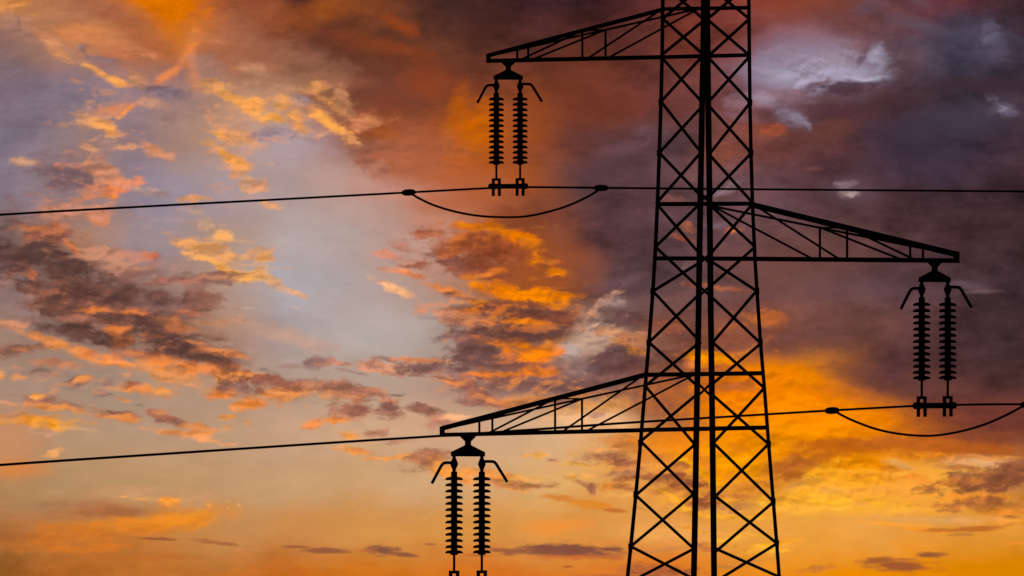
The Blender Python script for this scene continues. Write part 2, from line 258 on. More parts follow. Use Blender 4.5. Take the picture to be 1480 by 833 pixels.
 ('w',812,721,26,5,7,(212,130,54),.9),('w',858,731,32,6,6,(226,136,46),.9),('w',888,738,20,3,3,(188,114,56),.9),
 ('g',812,760,40,7,-5,(242,158,62),.8),('b',866,660,34,6,8,(180,114,78),.95),('c',902,674,36,11,12,(166,102,72),.95),
 ('b',912,646,36,9,12,(206,126,62),.85),('b',870,651,22,3,4,(240,160,90),.8),('b',850,672,28,2.5,2,(245,172,84),.8),
 ('c',890,686,30,4,-5,(206,140,100),.6),('w',816,797,78,9,2,(140,88,68),1),('w',830,793,60,6,0,(130,82,66),.95),
 ('w',820,806,60,3,0,(212,112,54),.8),('w',823,819,7,2,0,(160,92,52),.9),('c',955,827,46,10,0,(168,98,60),.95),
 ('w',890,832,48,3,0,(180,104,58),.8),('w',740,796,24,4,0,(150,92,66),.8),
 ('b',892,704,22,4,4,(246,162,62),.9),('c',906,706,14,4,10,(190,120,72),.8),('b',905,716,28,4,0,(240,170,90),.5),
 # tower interior, low
 ('m',980,645,46,26,0,(246,146,34),.8),('b',1010,682,44,8,30,(255,188,30),.9),('m',1062,675,44,26,0,(252,156,14),.8),
 ('c',950,690,46,5,-4,(176,106,68),.85),('c',955,674,34,6,4,(236,148,66),.7),('c',992,700,32,16,35,(164,94,60),1),('c',1008,718,28,16,42,(160,92,60),1),
 ('c',960,712,30,7,0,(222,136,62),.7),('b',984,730,40,3.5,34,(255,186,52),.9),('b',1012,744,32,4,12,(255,190,52),.95),
 ('c',1066,735,42,6,-4,(190,122,82),.95),('c',1064,720,30,5,-2,(184,110,60),.9),('c',1092,704,34,10,-8,(206,120,42),.85),
 ('b',1062,748,46,3.5,3,(255,192,54),.9),('m',965,770,70,12,0,(240,168,88),.7),('c',1014,789,12,5,0,(198,112,62),.9),
 ('w',960,795,44,2.5,-6,(206,134,76),.85),('b',1062,779,34,3.5,-8,(255,192,60),.9),('b',1102,790,18,5,-5,(255,194,52),.95),
 ('b',1090,798,26,4,0,(250,186,60),.8),('c',1062,788,9,3,0,(212,138,60),.8),('w',1048,820,14,3,2,(196,124,66),.85),
 ('b',992,762,14,4,0,(250,168,52),.85),('b',1012,768,28,1.8,5,(255,186,60),.85),('w',1080,812,30,3,-6,(215,135,60),.6),
 ('c',950,735,40,3,-4,(235,160,80),.6),
 # bottom right
 ('m',1180,655,110,34,0,(240,138,10),.9),('c',1170,644,60,9,6,(208,116,30),.8),('c',1240,640,54,8,5,(186,104,36),.85),
 ('c',1150,672,54,12,-12,(198,112,36),.9),('c',1225,664,70,10,8,(236,140,24),.85),('c',1138,690,34,12,-10,(190,106,42),.95),
 ('b',1178,688,30,7,-38,(255,186,42),.9),('b',1222,686,50,6,4,(255,186,46),.9),('c',1152,702,22,5,-6,(178,110,62),.85),
 ('m',1185,708,44,12,0,(240,182,106),.7),('c',1130,724,22,8,6,(206,122,50),.85),('w',1140,737,22,3,2,(190,112,60),.85),
 ('m',1260,716,120,18,0,(251,178,64),.8),('m',1220,736,130,8,0,(255,192,60),.85),('c',1252,690,42,6,4,(232,142,40),.8),
 ('b',1312,691,26,4,0,(230,136,46),.85),('c',1294,681,16,5,0,(226,132,42),.8),('c',1300,672,22,6,20,(236,176,108),.7),
 ('m',1375,646,120,12,3,(182,92,34),.9),('m',1420,630,100,9,2,(136,70,44),.8),('b',1325,658,56,5,9,(242,152,40),.9),
 ('m',1425,671,60,8,0,(228,168,112),.9),('b',1440,662,50,3,-2,(228,144,72),.8),('b',1390,677,36,3.5,5,(190,118,60),.9),
 ('c',1445,694,66,15,-8,(156,96,62),1),('c',1470,682,34,18,-24,(150,92,64),.95),('c',1402,698,40,7,2,(176,106,58),.9),
 ('c',1385,687,16,3,0,(190,130,80),.7),('b',1355,698,30,4,5,(225,140,60),.7),
 ('b',1440,720,70,6,-2,(226,136,46),.9),('c',1395,726,50,7,-4,(178,112,62),.9),('c',1440,732,60,6,0,(196,118,56),.7),
 ('b',1452,741,50,5,0,(228,134,50),.85),('b',1372,738,18,3,0,(184,112,60),.85),('w',1458,748,14,3,0,(168,108,60),.9),
 ('b',1450,755,50,5,-4,(242,162,60),.7),('m',1370,752,60,6,0,(230,166,98),.8),('b',1385,716,30,3,-6,(240,150,50),.7),
 ('w',1290,758,44,2.5,3,(255,178,60),.9),('w',1335,766,44,3,7,(250,166,52),.85),('w',1400,765,50,3.5,-2,(186,114,50),1),
 ('w',1388,773,16,3,0,(196,122,58),.9),('w',1472,786,24,2,0,(245,156,52),.8),
 ('w',1300,818,44,8,3,(158,92,52),1),('w',1268,811,22,5,0,(160,94,54),.95),('w',1348,803,20,4,0,(150,94,56),1),
 ('w',1308,808,18,1.5,0,(186,118,56),.8),('c',1180,821,22,5,-3,(204,120,56),.85),('b',1136,783,16,4,-8,(252,178,52),.9),
 ('b',1126,796,12,2.5,0,(255,188,60),.85),
 # dark right side
 ('g',1238,280,34,18,0,(104,78,88),.6),('c',1225,268,16,5,0,(140,114,122),.8),('c',1236,281,16,5,0,(156,128,130),.7),('b',1236,281,8,3,0,(196,170,162),.8),
 ('m',1172,246,12,2.5,-8,(118,72,66),.7),('g',1150,385,90,34,0,(112,70,64),.6),('m',1400,415,26,5,8,(104,80,88),.7),
 ('m',1420,424,22,3,0,(124,96,96),.6),('g',1240,420,70,22,0,(104,76,82),.5),('m',1290,255,12,14,0,(84,62,74),.5),
 ('g',1080,380,30,30,0,(114,74,72),.5),('m',1120,300,24,14,0,(104,78,88),.5),
 # broken texture inside the big clouds
 ('k',700,365,80,48,0,(128,68,50),.4),('l',705,350,80,40,0,(226,122,36),.3),('k',740,480,110,60,0,(100,66,64),.5),('l',735,470,96,64,0,(246,138,26),.55),
 ('l',760,560,110,26,0,(232,140,60),.6),('k',700,545,80,30,10,(118,82,80),.6),('l',640,450,36,26,0,(226,146,104),.5),
 ('k',90,410,110,50,26,(78,58,60),.6),('l',190,465,110,36,22,(214,120,76),.4),('k',240,490,110,30,22,(86,62,60),.5),('l',240,515,110,26,20,(232,138,74),.4),
 ('k',60,360,60,34,20,(88,66,66),.8),('l',80,340,50,26,20,(212,124,80),.5),('l',200,385,80,20,6,(208,138,106),.45),('k',240,405,90,16,4,(136,96,88),.5),
 ('l',150,170,80,50,20,(240,156,90),.35),('l',350,170,70,46,35,(246,162,88),.45),
 ('l',460,160,70,34,25,(240,158,96),.4),('l',340,240,40,60,10,(240,158,92),.3),('l',330,375,76,34,20,(250,168,88),.45),
 ('l',150,275,80,34,5,(232,144,96),.45),('k',110,256,60,22,8,(122,94,98),.5),
 ('l',480,572,150,20,4,(232,150,92),.35),('k',520,590,110,20,4,(134,92,84),.35),('l',160,560,150,26,4,(236,150,88),.3),
 ('l',1185,100,90,30,0,(182,172,196),.3),('k',1190,115,90,36,-4,(104,78,92),.3),
 ('k',905,530,70,28,0,(90,62,66),.5),('l',860,490,56,36,-30,(220,176,146),.3),('k',860,500,50,36,-20,(140,108,104),.4),
 ('k',1180,665,150,34,6,(192,102,34),.5),('l',1180,680,150,40,0,(255,186,44),.25),('k',1400,700,110,30,-4,(134,80,60),.6),('l',1400,718,120,34,0,(246,158,56),.5),
 ('k',1000,705,70,30,14,(146,86,62),.55),('l',1000,715,84,38,10,(255,184,50),.5),('k',890,670,70,22,8,(156,98,74),.4),('l',880,675,80,28,8,(246,166,80),.4),
 ('l',1110,610,120,30,5,(255,182,20),.3),('k',1130,580,150,40,5,(206,102,16),.45),('l',1200,735,150,16,0,(255,200,80),.3),('l',1080,790,80,16,0,(255,196,60),.4),
 
 ('c',108,402,72,19,24,(94,68,62),.75),('c',240,495,84,13,26,(98,70,64),.65),('c',135,485,52,10,14,(98,70,64),.6),
 ('b',140,449,15,3.5,0,(226,128,64),.7),('b',176,478,18,5,0,(224,126,62),.65),('b',190,454,16,3,4,(220,124,66),.6),('c',262,474,30,8,14,(190,112,72),.5),
 ('c',712,368,48,17,0,(144,76,48),.8),('c',770,455,46,9,2,(112,70,60),.8),('c',750,484,64,11,0,(110,74,68),.75),('c',690,505,36,14,28,(112,82,80),.7),
 ('b',762,426,40,5,0,(255,150,24),.85),('b',775,513,34,6,-6,(250,144,30),.8),('b',760,466,28,3,3,(250,146,26),.8),
 ('m',1170,592,60,12,8,(255,152,4),.6),('b',1140,616,50,7,0,(255,178,30),.6),
 ('m',1290,556,90,18,14,(98,58,54),.75),('m',1158,602,92,26,6,(255,148,0),.75),('b',1060,668,44,14,20,(255,176,16),.75),('b',1022,514,26,6,4,(255,160,8),.8),('b',1195,722,96,9,0,(255,194,48),.75),('b',1130,640,40,8,-10,(255,170,14),.6),
 ('m',1215,646,80,12,4,(190,98,28),.8),('m',1146,672,40,14,-10,(182,98,40),.8),('b',1200,700,70,8,-4,(255,182,40),.7),('m',1305,640,70,10,2,(186,98,38),.6),
 ('c',1452,694,62,15,-6,(142,88,60),.75),('c',1400,729,46,6,-4,(170,106,60),.6),
]

world = bpy.data.worlds.new('World')
S.world = world
world.use_nodes = True
NT = world.node_tree
NT.nodes.clear()
LK = NT.links.new

def node(t, **kw):
    n = NT.nodes.new(t)
    for k, v in kw.items():
        setattr(n, k, v)
    return n

def put(sock, v):
    if isinstance(v, bpy.types.NodeSocket):
        LK(v, sock)
    else:
        sock.default_value = v

def math_(op, a, b=None, c=None, clamp=False):
    n = node('ShaderNodeMath', operation=op, use_clamp=clamp)
    put(n.inputs[0], a)
    if b is not None: put(n.inputs[1], b)
    if c is not None: put(n.inputs[2], c)
    return n.outputs[0]

def vmath(op, a, b=None, c=None, out=0):
    n = node('ShaderNodeVectorMath', operation=op)
    put(n.inputs[0], a)
    if b is not None: put(n.inputs[1], b)
    if c is not None: put(n.inputs[2], c)
    return n.outputs[out]

def comb(x, y, z=0.0):
    n = node('ShaderNodeCombineXYZ')
    put(n.inputs[0], x); put(n.inputs[1], y); put(n.inputs[2], z)
    return n.outputs[0]

def noise(vec, detail, rough, lac=2.0, typ='FBM'):
    n = node('ShaderNodeTexNoise', noise_dimensions='2D')
    put(n.inputs['Vector'], vec)
    n.inputs['Scale'].default_value = 1.0
    n.inputs['Detail'].default_value = detail
    n.inputs['Roughness'].default_value = rough
    n.inputs['Lacunarity'].default_value = lac
    return n.outputs[0], n.outputs[1]

def mixc(f, a, b, blend='MIX'):
    n = node('ShaderNodeMix', data_type='RGBA', blend_type=blend, clamp_factor=True)
    put(n.inputs[0], f); put(n.inputs[6], a); put(n.inputs[7], b)
    return n.outputs[2]

def mapr(v, a, b, c=0.0, d=1.0, smooth=True):
    n = node('ShaderNodeMapRange', interpolation_type='SMOOTHSTEP' if smooth else 'LINEAR', clamp=True)
    put(n.inputs[0], v)
    for i, q in enumerate((a, b, c, d)):
        n.inputs[i + 1].default_value = q
    return n.outputs[0]

tc = node('ShaderNodeTexCoord')
sep = node('ShaderNodeSeparateXYZ')
LK(tc.outputs['Generated'], sep.inputs[0])
az = math_('ARCTAN2', sep.outputs[0], sep.outputs[1])
el = math_('ARCSINE', sep.outputs[2])
U = math_('MULTIPLY_ADD', az, F, HX)
V = math_('MULTIPLY_ADD', el, -F, HY)
V0 = comb(U, V)
# turbulence that drags the clouds about: broad billows, then curls
_, w1 = noise(vmath('MULTIPLY', V0, (1/85.0, 1/55.0, 0)), 3.0, 0.55)
V1 = vmath('MULTIPLY_ADD', vmath('SUBTRACT', w1, (0.5, 0.5, 0.5)), (13.0, 9.0, 0), V0)
_, w2 = noise(vmath('MULTIPLY', V1, (1/33.0, 1/20.0, 0)), 6.0, 0.68)
V2 = vmath('MULTIPLY_ADD', vmath('SUBTRACT', w2, (0.5, 0.5, 0.5)), (22.0, 12.0, 0), V1)
_, w3 = noise(vmath('MULTIPLY', V0, (1/60.0, 1/12.0, 0)), 4.0, 0.6)
V3 = vmath('MULTIPLY_ADD', vmath('SUBTRACT', w3, (0.5, 0.5, 0.5)), (10.0, 4.0, 0), V0)
nb, _ = noise(vmath('MULTIPLY', V2, (1/44.0, 1/23.0, 0)), 7.0, 0.66)
NB = math_('SUBTRACT', nb, 0.5)
nc, _ = noise(vmath('MULTIPLY', V0, (1/40.0, 1/9.0, 0)), 5.0, 0.62)
NC = math_('SUBTRACT', nc, 0.5)
ns, _ = noise(vmath('MULTIPLY', V0, (1/120.0, 1/70.0, 0)), 3.0, 0.5)
NS = math_('SUBTRACT', ns, 0.5)

# fields for broken cloud inside a soft outline: undersides that catch the low sun, and their dark tops
D1 = vmath('MULTIPLY', V2, (1/58.0, 1/29.0, 0))
d1, _ = noise(D1, 7.0, 0.60)
d2, _ = noise(vmath('ADD', D1, (0.07, 0.20, 0)), 4.0, 0.55)
EM = math_('SUBTRACT', d1, d2)
RC = mapr(EM, -0.13, 0.13, 0.68, 1.20, False)
RM = mapr(EM, -0.13, 0.13, 0.9, 1.1, False)
EV = math_('MULTIPLY_ADD', NS, 0.22, EM)
FL = mapr(EV, 0.17, -0.09, 0.0, 2.0)
FK = mapr(math_('MULTIPLY_ADD', EV, 0.55, math_('SUBTRACT', d1, 0.5)), -0.22, 0.13, 0.0, 2.0)

KIND = {            # warped position, edge noise, its amount, softness
    'g': (V1, NS, 2.2, 0.97),
    'm': (V1, NB, 2.0, 0.80),
    'c': (V2, NB, 3.8, 0.62),
    'b': (V2, NB, 3.6, 0.68),
    'w': (V3, NC, 2.4, 0.6),
    'l': (V1, FL, 1.0, 0.80),
    'k': (V1, FK, 1.0, 0.80),
}

# base colours: one ramp along the azimuth per elevation, blended in elevation
_, w0 = noise(vmath('MULTIPLY', V0, (1/190.0, 1/120.0, 0)), 5.0, 0.6)
VB = vmath('MULTIPLY_ADD', vmath('SUBTRACT', w0, (0.5, 0.5, 0.5)), (150.0, 70.0, 0), V0)
s1 = node('ShaderNodeSeparateXYZ'); LK(VB, s1.inputs[0])
uu = math_('DIVIDE', s1.outputs[0], 1480.0, clamp=True)
vv = math_('DIVIDE', s1.outputs[1], 833.0 / 12)
base = None
for i, row in enumerate(GRID):
    r = node('ShaderNodeValToRGB')
    cr = r.color_ramp
    cr.interpolation = 'CARDINAL'
    n = len(row)
    while len(cr.elements) < n:
        cr.elements.new(0.5)
    for k in range(n):
        cr.elements[k].position = k / (n - 1)
    for k in range(n):
        q = row[k]
        if q[2] > q[0] * 0.88 and q[0] > 100:
            q = (q[0] * 1.05, q[1] * 1.06, q[2] * 1.06)
        cr.elements[k].color = lin(q)
    LK(uu, r.inputs[0])
    if base is None:
        base = r.outputs[0]
    else:
        base = mixc(mapr(vv, i - 1.0, float(i)), base, r.outputs[0])

def use(tree_):
    """Let the node helpers work in another tree."""
    global NT, LK
    NT = tree_
    LK = tree_.links.new

WORLD_NT = NT

def new_group(name, ins, outs):
    g = bpy.data.node_groups.new(name, 'ShaderNodeTree')
    for n_, t_ in ins:
        g.interface.new_socket(n_, in_out='INPUT', socket_type=t_)
    for n_, t_ in outs:
        g.interface.new_socket(n_, in_out='OUTPUT', socket_type=t_)
    use(g)
    return g, node('NodeGroupInput'), node('NodeGroupOutput')

def cloud_group(name, k, soft):
    g, gi, go = new_group(name, [('Color', 'NodeSocketColor'), ('Vector', 'NodeSocketVector'), ('Noise', 'NodeSocketFloat'),
                                 ('Location', 'NodeSocketVector'), ('Rotation', 'NodeSocketVector'), ('Scale', 'NodeSocketVector'),
                                 ('Cloud', 'NodeSocketColor'), ('Opacity', 'NodeSocketFloat')] + ([('Relief', 'NodeSocketFloat')] if name[-1] in 'cbm' else []), [('Color', 'NodeSocketColor')])
    m = node('ShaderNodeMapping', vector_type='TEXTURE')
    LK(gi.outputs[1], m.inputs[0])
    # (the place also takes a vanishing share of the colour so far: that keeps the order of evaluation, and so the memory, small)
    LK(vmath('MULTIPLY_ADD', gi.outputs[0], (1e-7, 1e-7, 1e-7), gi.outputs[3]), m.inputs[1])
    for q in (1, 2):
        LK(gi.outputs[3 + q], m.inputs[1 + q])
    d = vmath('LENGTH', m.outputs[0], out=1)
    d = math_('MULTIPLY_ADD', gi.outputs[2], k, d)
    f = mapr(d, 1 + soft, 1 - soft, 0.0, 1.0)
    LK(gi.outputs[7], f.node.inputs[4])
    cc = gi.outputs[6]
    if name[-1] in 'cbm':
        cc = vmath('SCALE', cc)
        LK(math_('MULTIPLY_ADD', d, 1e-7, gi.outputs[8]), cc.node.inputs[3])
    LK(mixc(f, gi.outputs[0], cc), go.inputs[0])
    use(WORLD_NT)
    return g

CG = {kd: cloud_group('cloud_' + kd, KIND[kd][2], KIND[kd][3]) for kd in KIND}

lum = node('ShaderNodeRGBToBW'); LK(base, lum.inputs[0])
amp = mapr(lum.outputs[0], 0.03, 0.28, 1.9, 0.25, False)
nl, _ = noise(vmath('MULTIPLY', V2, (1/75.0, 1/38.0, 0)), 7.0, 0.62)
bs = vmath('SCALE', base)
LK(math_('MULTIPLY_ADD', math_('SUBTRACT', nl, 0.5), amp, 1.0), bs.node.inputs[3])
base = bs

REGION = [0]

def paint(strokes, col):
    REGION[0] += 1
    e = REGION[0] * 0.0007        # keeps equal clouds of two regions from being merged into one shared value
    g, gi, go = new_group('sky_region', [('Base', 'NodeSocketColor'), ('V1', 'NodeSocketVector'), ('V2', 'NodeSocketVector'), ('V3', 'NodeSocketVector'),
                                         ('NB', 'NodeSocketFloat'), ('NC', 'NodeSocketFloat'), ('NS', 'NodeSocketFloat'),
                                         ('FL', 'NodeSocketFloat'), ('FK', 'NodeSocketFloat'), ('Relief', 'NodeSocketFloat'), ('Soft relief', 'NodeSocketFloat')], [('Color', 'NodeSocketColor')])
    slot = {'g': (1, 6), 'm': (1, 4), 'c': (2, 4), 'b': (2, 4), 'w': (3, 5), 'l': (1, 7), 'k': (1, 8)}
    cur = gi.outputs[0]
    for kd, x, y, rx, ry, ang, c, op in strokes:
        if kd in 'ckw' and y > 330 and c[0] < 190 and not (800 < x < 900 and y < 560):
            c = (c[0] * 1.03, c[1] * 0.97, c[2] * 0.93)          # brown rather than mauve towards the horizon
        if c[0] > 240 and c[2] < 80:
            c = (c[0], c[1] * 0.93, c[2])
        n = node('ShaderNodeGroup')
        n.node_tree = CG[kd]
        n.inputs[3].default_value = (x + e, y, 0)
        n.inputs[4].default_value = (0, 0, math.radians(ang))
        n.inputs[5].default_value = (rx, ry, 1)
        n.inputs[6].default_value = lin(c)
        n.inputs[7].default_value = op
        LK(cur, n.inputs[0])
        LK(gi.outputs[slot[kd][0]], n.inputs[1])
        LK(gi.outputs[slot[kd][1]], n.inputs[2])
        if kd in 'cbm':
            LK(gi.outputs[10 if kd == 'm' else 9], n.inputs[8])
        cur = n.outputs[0]
    LK(cur, go.inputs[0])
    use(WORLD_NT)
    n = node('ShaderNodeGroup')
    n.node_tree = g
    for q, s_ in enumerate((col, V1, V2, V3, NB, NC, NS, FL, FK, RC, RM)):
        LK(s_, n.inputs[q])
    return n.outputs[0]

# slight grain of the cloud veil, brighter and darker wisps
g1, _ = noise(vmath('MULTIPLY', V2, (1/30.0, 1/12.0, 0)), 6.0, 0.7)
grain = math_('MULTIPLY_ADD', math_('SUBTRACT', g1, 0.5), 0.10, 1.0)

def reach(s):
    kd, x, y, rx, ry, ang = s[:6]
    k, soft = KIND[kd][2:]
    r = 1 + soft + (0 if kd in 'lk' else k * 0.32)
    a = math.radians(ang)
    ex = math.hypot(rx * math.cos(a), ry * math.sin(a)) * r + 22
    ey = math.hypot(rx * math.sin(a), ry * math.cos(a)) * r + 18
    return x - ex, x + ex, y - ey, y + ey

CUT = [0.0]

def tree(x0, x1, y0, y1, strokes):
    """A sky region: split until few clouds reach into it."""
    st = [s for s in strokes if reach(s)[0] < x1 and reach(s)[1] > x0 and reach(s)[2] < y1 and reach(s)[3] > y0]
    w = min(x1, 1480) - max(x0, 0); h = min(y1, 833) - max(y0, 0)
    if len(st) <= 75 or max(w, h) < 60:
        bg = node('ShaderNodeBackground')
        hs = node('ShaderNodeHueSaturation')
        hs.inputs['Saturation'].default_value = 1.01
        sc = vmath('SCALE', paint(st, base))
        LK(grain, sc.node.inputs[3])
        gm = node('ShaderNodeGamma')
        gm.inputs[1].default_value = 1.0
        LK(sc, hs.inputs['Color']); LK(hs.outputs[0], gm.inputs[0]); LK(gm.outputs[0], bg.inputs[0])
        return bg.outputs[0]
    if w >= h:
        c = max(x0, 0) + w / 2
        CUT[0] += 0.0013
        f = math_('GREATER_THAN', U, c + CUT[0])
        a = tree(x0, c, y0, y1, st); b = tree(c, x1, y0, y1, st)
    else:
        c = max(y0, 0) + h / 2
        CUT[0] += 0.0013
        f = math_('GREATER_THAN', V, c + CUT[0])
        a = tree(x0, x1, y0, c, st); b = tree(x0, x1, c, y1, st)
    ms = node('ShaderNodeMixShader')
    LK(f, ms.inputs[0]); LK(a, ms.inputs[1]); LK(b, ms.inputs[2])
    return ms.outputs[0]

INF = 1e7
inner = tree(-INF, INF, -INF, INF, STROKES)

# the rest of the sky round about: dusk, a Nishita sky under broken cloud
sky = node('ShaderNodeTexSky', sky_type='NISHITA')
sky.sun_disc = False
sky.sun_elevation = SUN_EL
sky.sun_rotation = SUN_AZ
dusk = vmath('SCALE', sky.outputs[0]); dusk.node.inputs[3].default_value = 0.03
cl, _ = noise(vmath('MULTIPLY', V0, (1/700.0, 1/260.0, 0)), 6.0, 0.6)
toward = mapr(sep.outputs[1], 0.2, 1.0)
ccol = mixc(toward, lin((26, 22, 30)), mixc(mapr(V, -1500.0, 1000.0), lin((70, 44, 48)), lin((205, 120, 45))))
veil = mixc(toward, lin((30, 27, 36)), mixc(mapr(V, -900.0, 700.0), lin((112, 96, 112)), lin((205, 150, 95))))
outer_c = mixc(mapr(cl, 0.40, 0.62), mixc(0.8, dusk, veil), ccol)
bg_o = node('ShaderNodeBackground')
LK(outer_c, bg_o.inputs[0])
ax = math_('SUBTRACT', math_('ABSOLUTE', math_('SUBTRACT', U, 740.0)), 790.0)
ay = math_('SUBTRACT', math_('ABSOLUTE', math_('SUBTRACT', V, 430.0)), 560.0)
outside = mapr(math_('MAXIMUM', ax, ay), -60.0, 330.0)
ms = node('ShaderNodeMixShader')
LK(outside, ms.inputs[0]); LK(inner, ms.inputs[1]); LK(bg_o.outputs[0], ms.inputs[2])
out = node('ShaderNodeOutputWorld')
LK(ms.outputs[0], out.inputs[0])
world.cycles.sampling_method = 'MANUAL'
world.cycles.sample_map_resolution = 512
print('sky nodes', len(NT.nodes), 'clouds', len(STROKES))

# ------------------------------------------------------------------ helpers
def W(px, py, depth=DT):
    """The place at a given distance that lies in direction px, py."""
    return Vector(((px - HX) / F * depth, depth, ZC + (HY - py) / F * depth))

def material(name, col_a, col_b, rough=0.75, metal=0.0, scale=6.0, spec=0.25, bump=0.0):
    m = bpy.data.materials.new(name)
    m.use_nodes = True
    nt = m.node_tree
    b = nt.nodes['Principled BSDF']
    t = nt.nodes.new('ShaderNodeTexCoord')
    n = nt.nodes.new('ShaderNodeTexNoise')
    n.inputs['Scale'].default_value = scale
    n.inputs['Detail'].default_value = 6
    n.inputs['Roughness'].default_value = 0.65
    r = nt.nodes.new('ShaderNodeValToRGB')
    r.color_ramp.elements[0].position = 0.35
    r.color_ramp.elements[1].position = 0.68
    r.color_ramp.elements[0].color = (*col_a, 1)
    r.color_ramp.elements[1].color = (*col_b, 1)
    nt.links.new(t.outputs['Object'], n.inputs['Vector'])
    nt.links.new(n.outputs[0], r.inputs[0])
    nt.links.new(r.outputs[0], b.inputs['Base Color'])
    b.inputs['Roughness'].default_value = rough
    b.inputs['Metallic'].default_value = metal
    b.inputs['Specular IOR Level'].default_value = spec
    if bump:
        bp = nt.nodes.new('ShaderNodeBump')
        bp.inputs['Strength'].default_value = bump
        nt.links.new(n.outputs[0], bp.inputs['Height'])
        nt.links.new(bp.outputs[0], b.inputs['Normal'])
    return m

M_STEEL = material('weathered_painted_steel', (0.016, 0.017, 0.016), (0.035, 0.034, 0.031), 0.85, 0.0, 5.0, 0.12, 0.1)
M_IRON = material('galvanised_fitting', (0.022, 0.021, 0.02), (0.045, 0.042, 0.04), 0.8, 0.0, 14.0, 0.12)
M_PORC = material('brown_glazed_porcelain', (0.018, 0.010, 0.007), (0.03, 0.016, 0.011), 0.85, 0.0, 20.0, 0.05)
M_WIRE = material('oxidised_conductor', (0.02, 0.02, 0.02), (0.035, 0.034, 0.033), 0.85, 0.0, 30.0, 0.1)
M_CONC = material('concrete', (0.22, 0.21, 0.19), (0.34, 0.33, 0.30), 0.9, 0.0, 3.0, 0.3, 0.3)
M_GRASS = material('meadow_grass', (0.030, 0.045, 0.015), (0.075, 0.085, 0.03), 0.95, 0.0, 0.35, 0.1, 0.6)

def mesh_obj(name, verts, faces, mat, parent=None, smooth=False, origin=None):
    me = bpy.data.meshes.new(name)
    me.from_pydata([tuple(v) for v in verts], [], faces)
    me.materials.append(mat)
    if smooth:
        for p in me.polygons:
            p.use_smooth = True
    me.update()
    o = bpy.data.objects.new(name, me)
    COL.objects.link(o)
    if parent is not None:
        o.parent = parent
    return o

class MB:
    """Collects shapes for ONE mesh object."""
    def __init__(self, off=(0, 0, 0)):
        self.v, self.f, self.off = [], [], Vector(off)
    def add(self, vs, fs):
        n = len(self.v)
        self.v += [Vector(p) - self.off for p in vs]
        self.f += [tuple(i + n for i in f) for f in fs]
        return self
    def prism(self, poly, ex, ey, o, dirv):
        """polygon (a, b) in axes ex, ey at o, extruded along dirv"""
        n = len(poly)
        lo = [o + ex * a + ey * b for a, b in poly]
        hi = [p + dirv for p in lo]
        fs = [tuple(range(n))[::-1], tuple(range(n, 2 * n))]
        fs += [(i, (i + 1) % n, n + (i + 1) % n, n + i) for i in range(n)]
        return self.add(lo + hi, fs)
    def angle(self, a, b, w, back=1.0, side=1.0):
        """rolled angle section from a to b, w wide, one flange across the view, one running back"""
        d = b - a
        u = d.cross(Vector((0, 1, 0))).normalized() * side
        y = u.cross(d).normalized()
        if y.y < 0:
            y = -y
        t = w * 0.14
        h = w * 0.5
        wb = w * back
        poly = [(-h, 0), (h, 0), (h, wb), (h - t, wb), (h - t, t), (-h, t)]
        return self.prism(poly, u, y, a, d)
    def bar(self, a, b, w, h=None):
        d = b - a
        u = d.cross(Vector((0, 1, 0))).normalized()
        y = u.cross(d).normalized()
        h = h or w
        return self.prism([(-w / 2, -h / 2), (w / 2, -h / 2), (w / 2, h / 2), (-w / 2, h / 2)], u, y, a, d)
    def tube(self, pts, r, seg=8, caps=True):
        rings = []
        n = len(pts)
        for i, p in enumerate(pts):
            d = (pts[min(i + 1, n - 1)] - pts[max(i - 1, 0)]).normalized()
            ref = Vector((0, 0, 1)) if abs(d.z) < 0.9 else Vector((0, 1, 0))
            s = d.cross(ref).normalized(); t = s.cross(d).normalized()
            rr = r[i] if isinstance(r, (list, tuple)) else r
            rings.append([p + (s * math.cos(q * math.tau / seg) + t * math.sin(q * math.tau / seg)) * rr for q in range(seg)])
        vs = [p for rg in rings for p in rg]
        fs = []
        for i in range(n - 1):
            for q in range(seg):
                fs.append((i * seg + q, i * seg + (q + 1) % seg, (i + 1) * seg + (q + 1) % seg, (i + 1) * seg + q))
        if caps:
            fs.append(tuple(range(seg))[::-1]); fs.append(tuple(range((n - 1) * seg, n * seg)))
        return self.add(vs, fs)
    def lathe(self, prof, x, y, seg=24):
        """profile (radius, z) about the vertical through x, y"""
        vs, fs = [], []
        n = len(prof)
        for r, z in prof:
            vs += [Vector((x + r * math.cos(q * math.tau / seg), y + r * math.sin(q * math.tau / seg), z)) for q in range(seg)]
        for i in range(n - 1):
            for q in range(seg):
                fs.append((i * seg + q, i * seg + (q + 1) % seg, (i + 1) * seg + (q + 1) % seg, (i + 1) * seg + q))
        fs.append(tuple(range(seg))[::-1]); fs.append(tuple(range((n - 1) * seg, n * seg)))
        return self.add(vs, fs)
    def build(self, name, mat, parent=None, smooth=False):
        return mesh_obj(name, self.v, self.f, mat, parent, smooth)

def thing(name, label, cat, loc=(0, 0, 0), group=None):
    o = bpy.data.objects.new(name, None)
    o.empty_display_size = 0.3
    COL.objects.link(o)
    o.location = loc
    o['label'] = label; o['category'] = cat
    if group: o['group'] = group
    return o

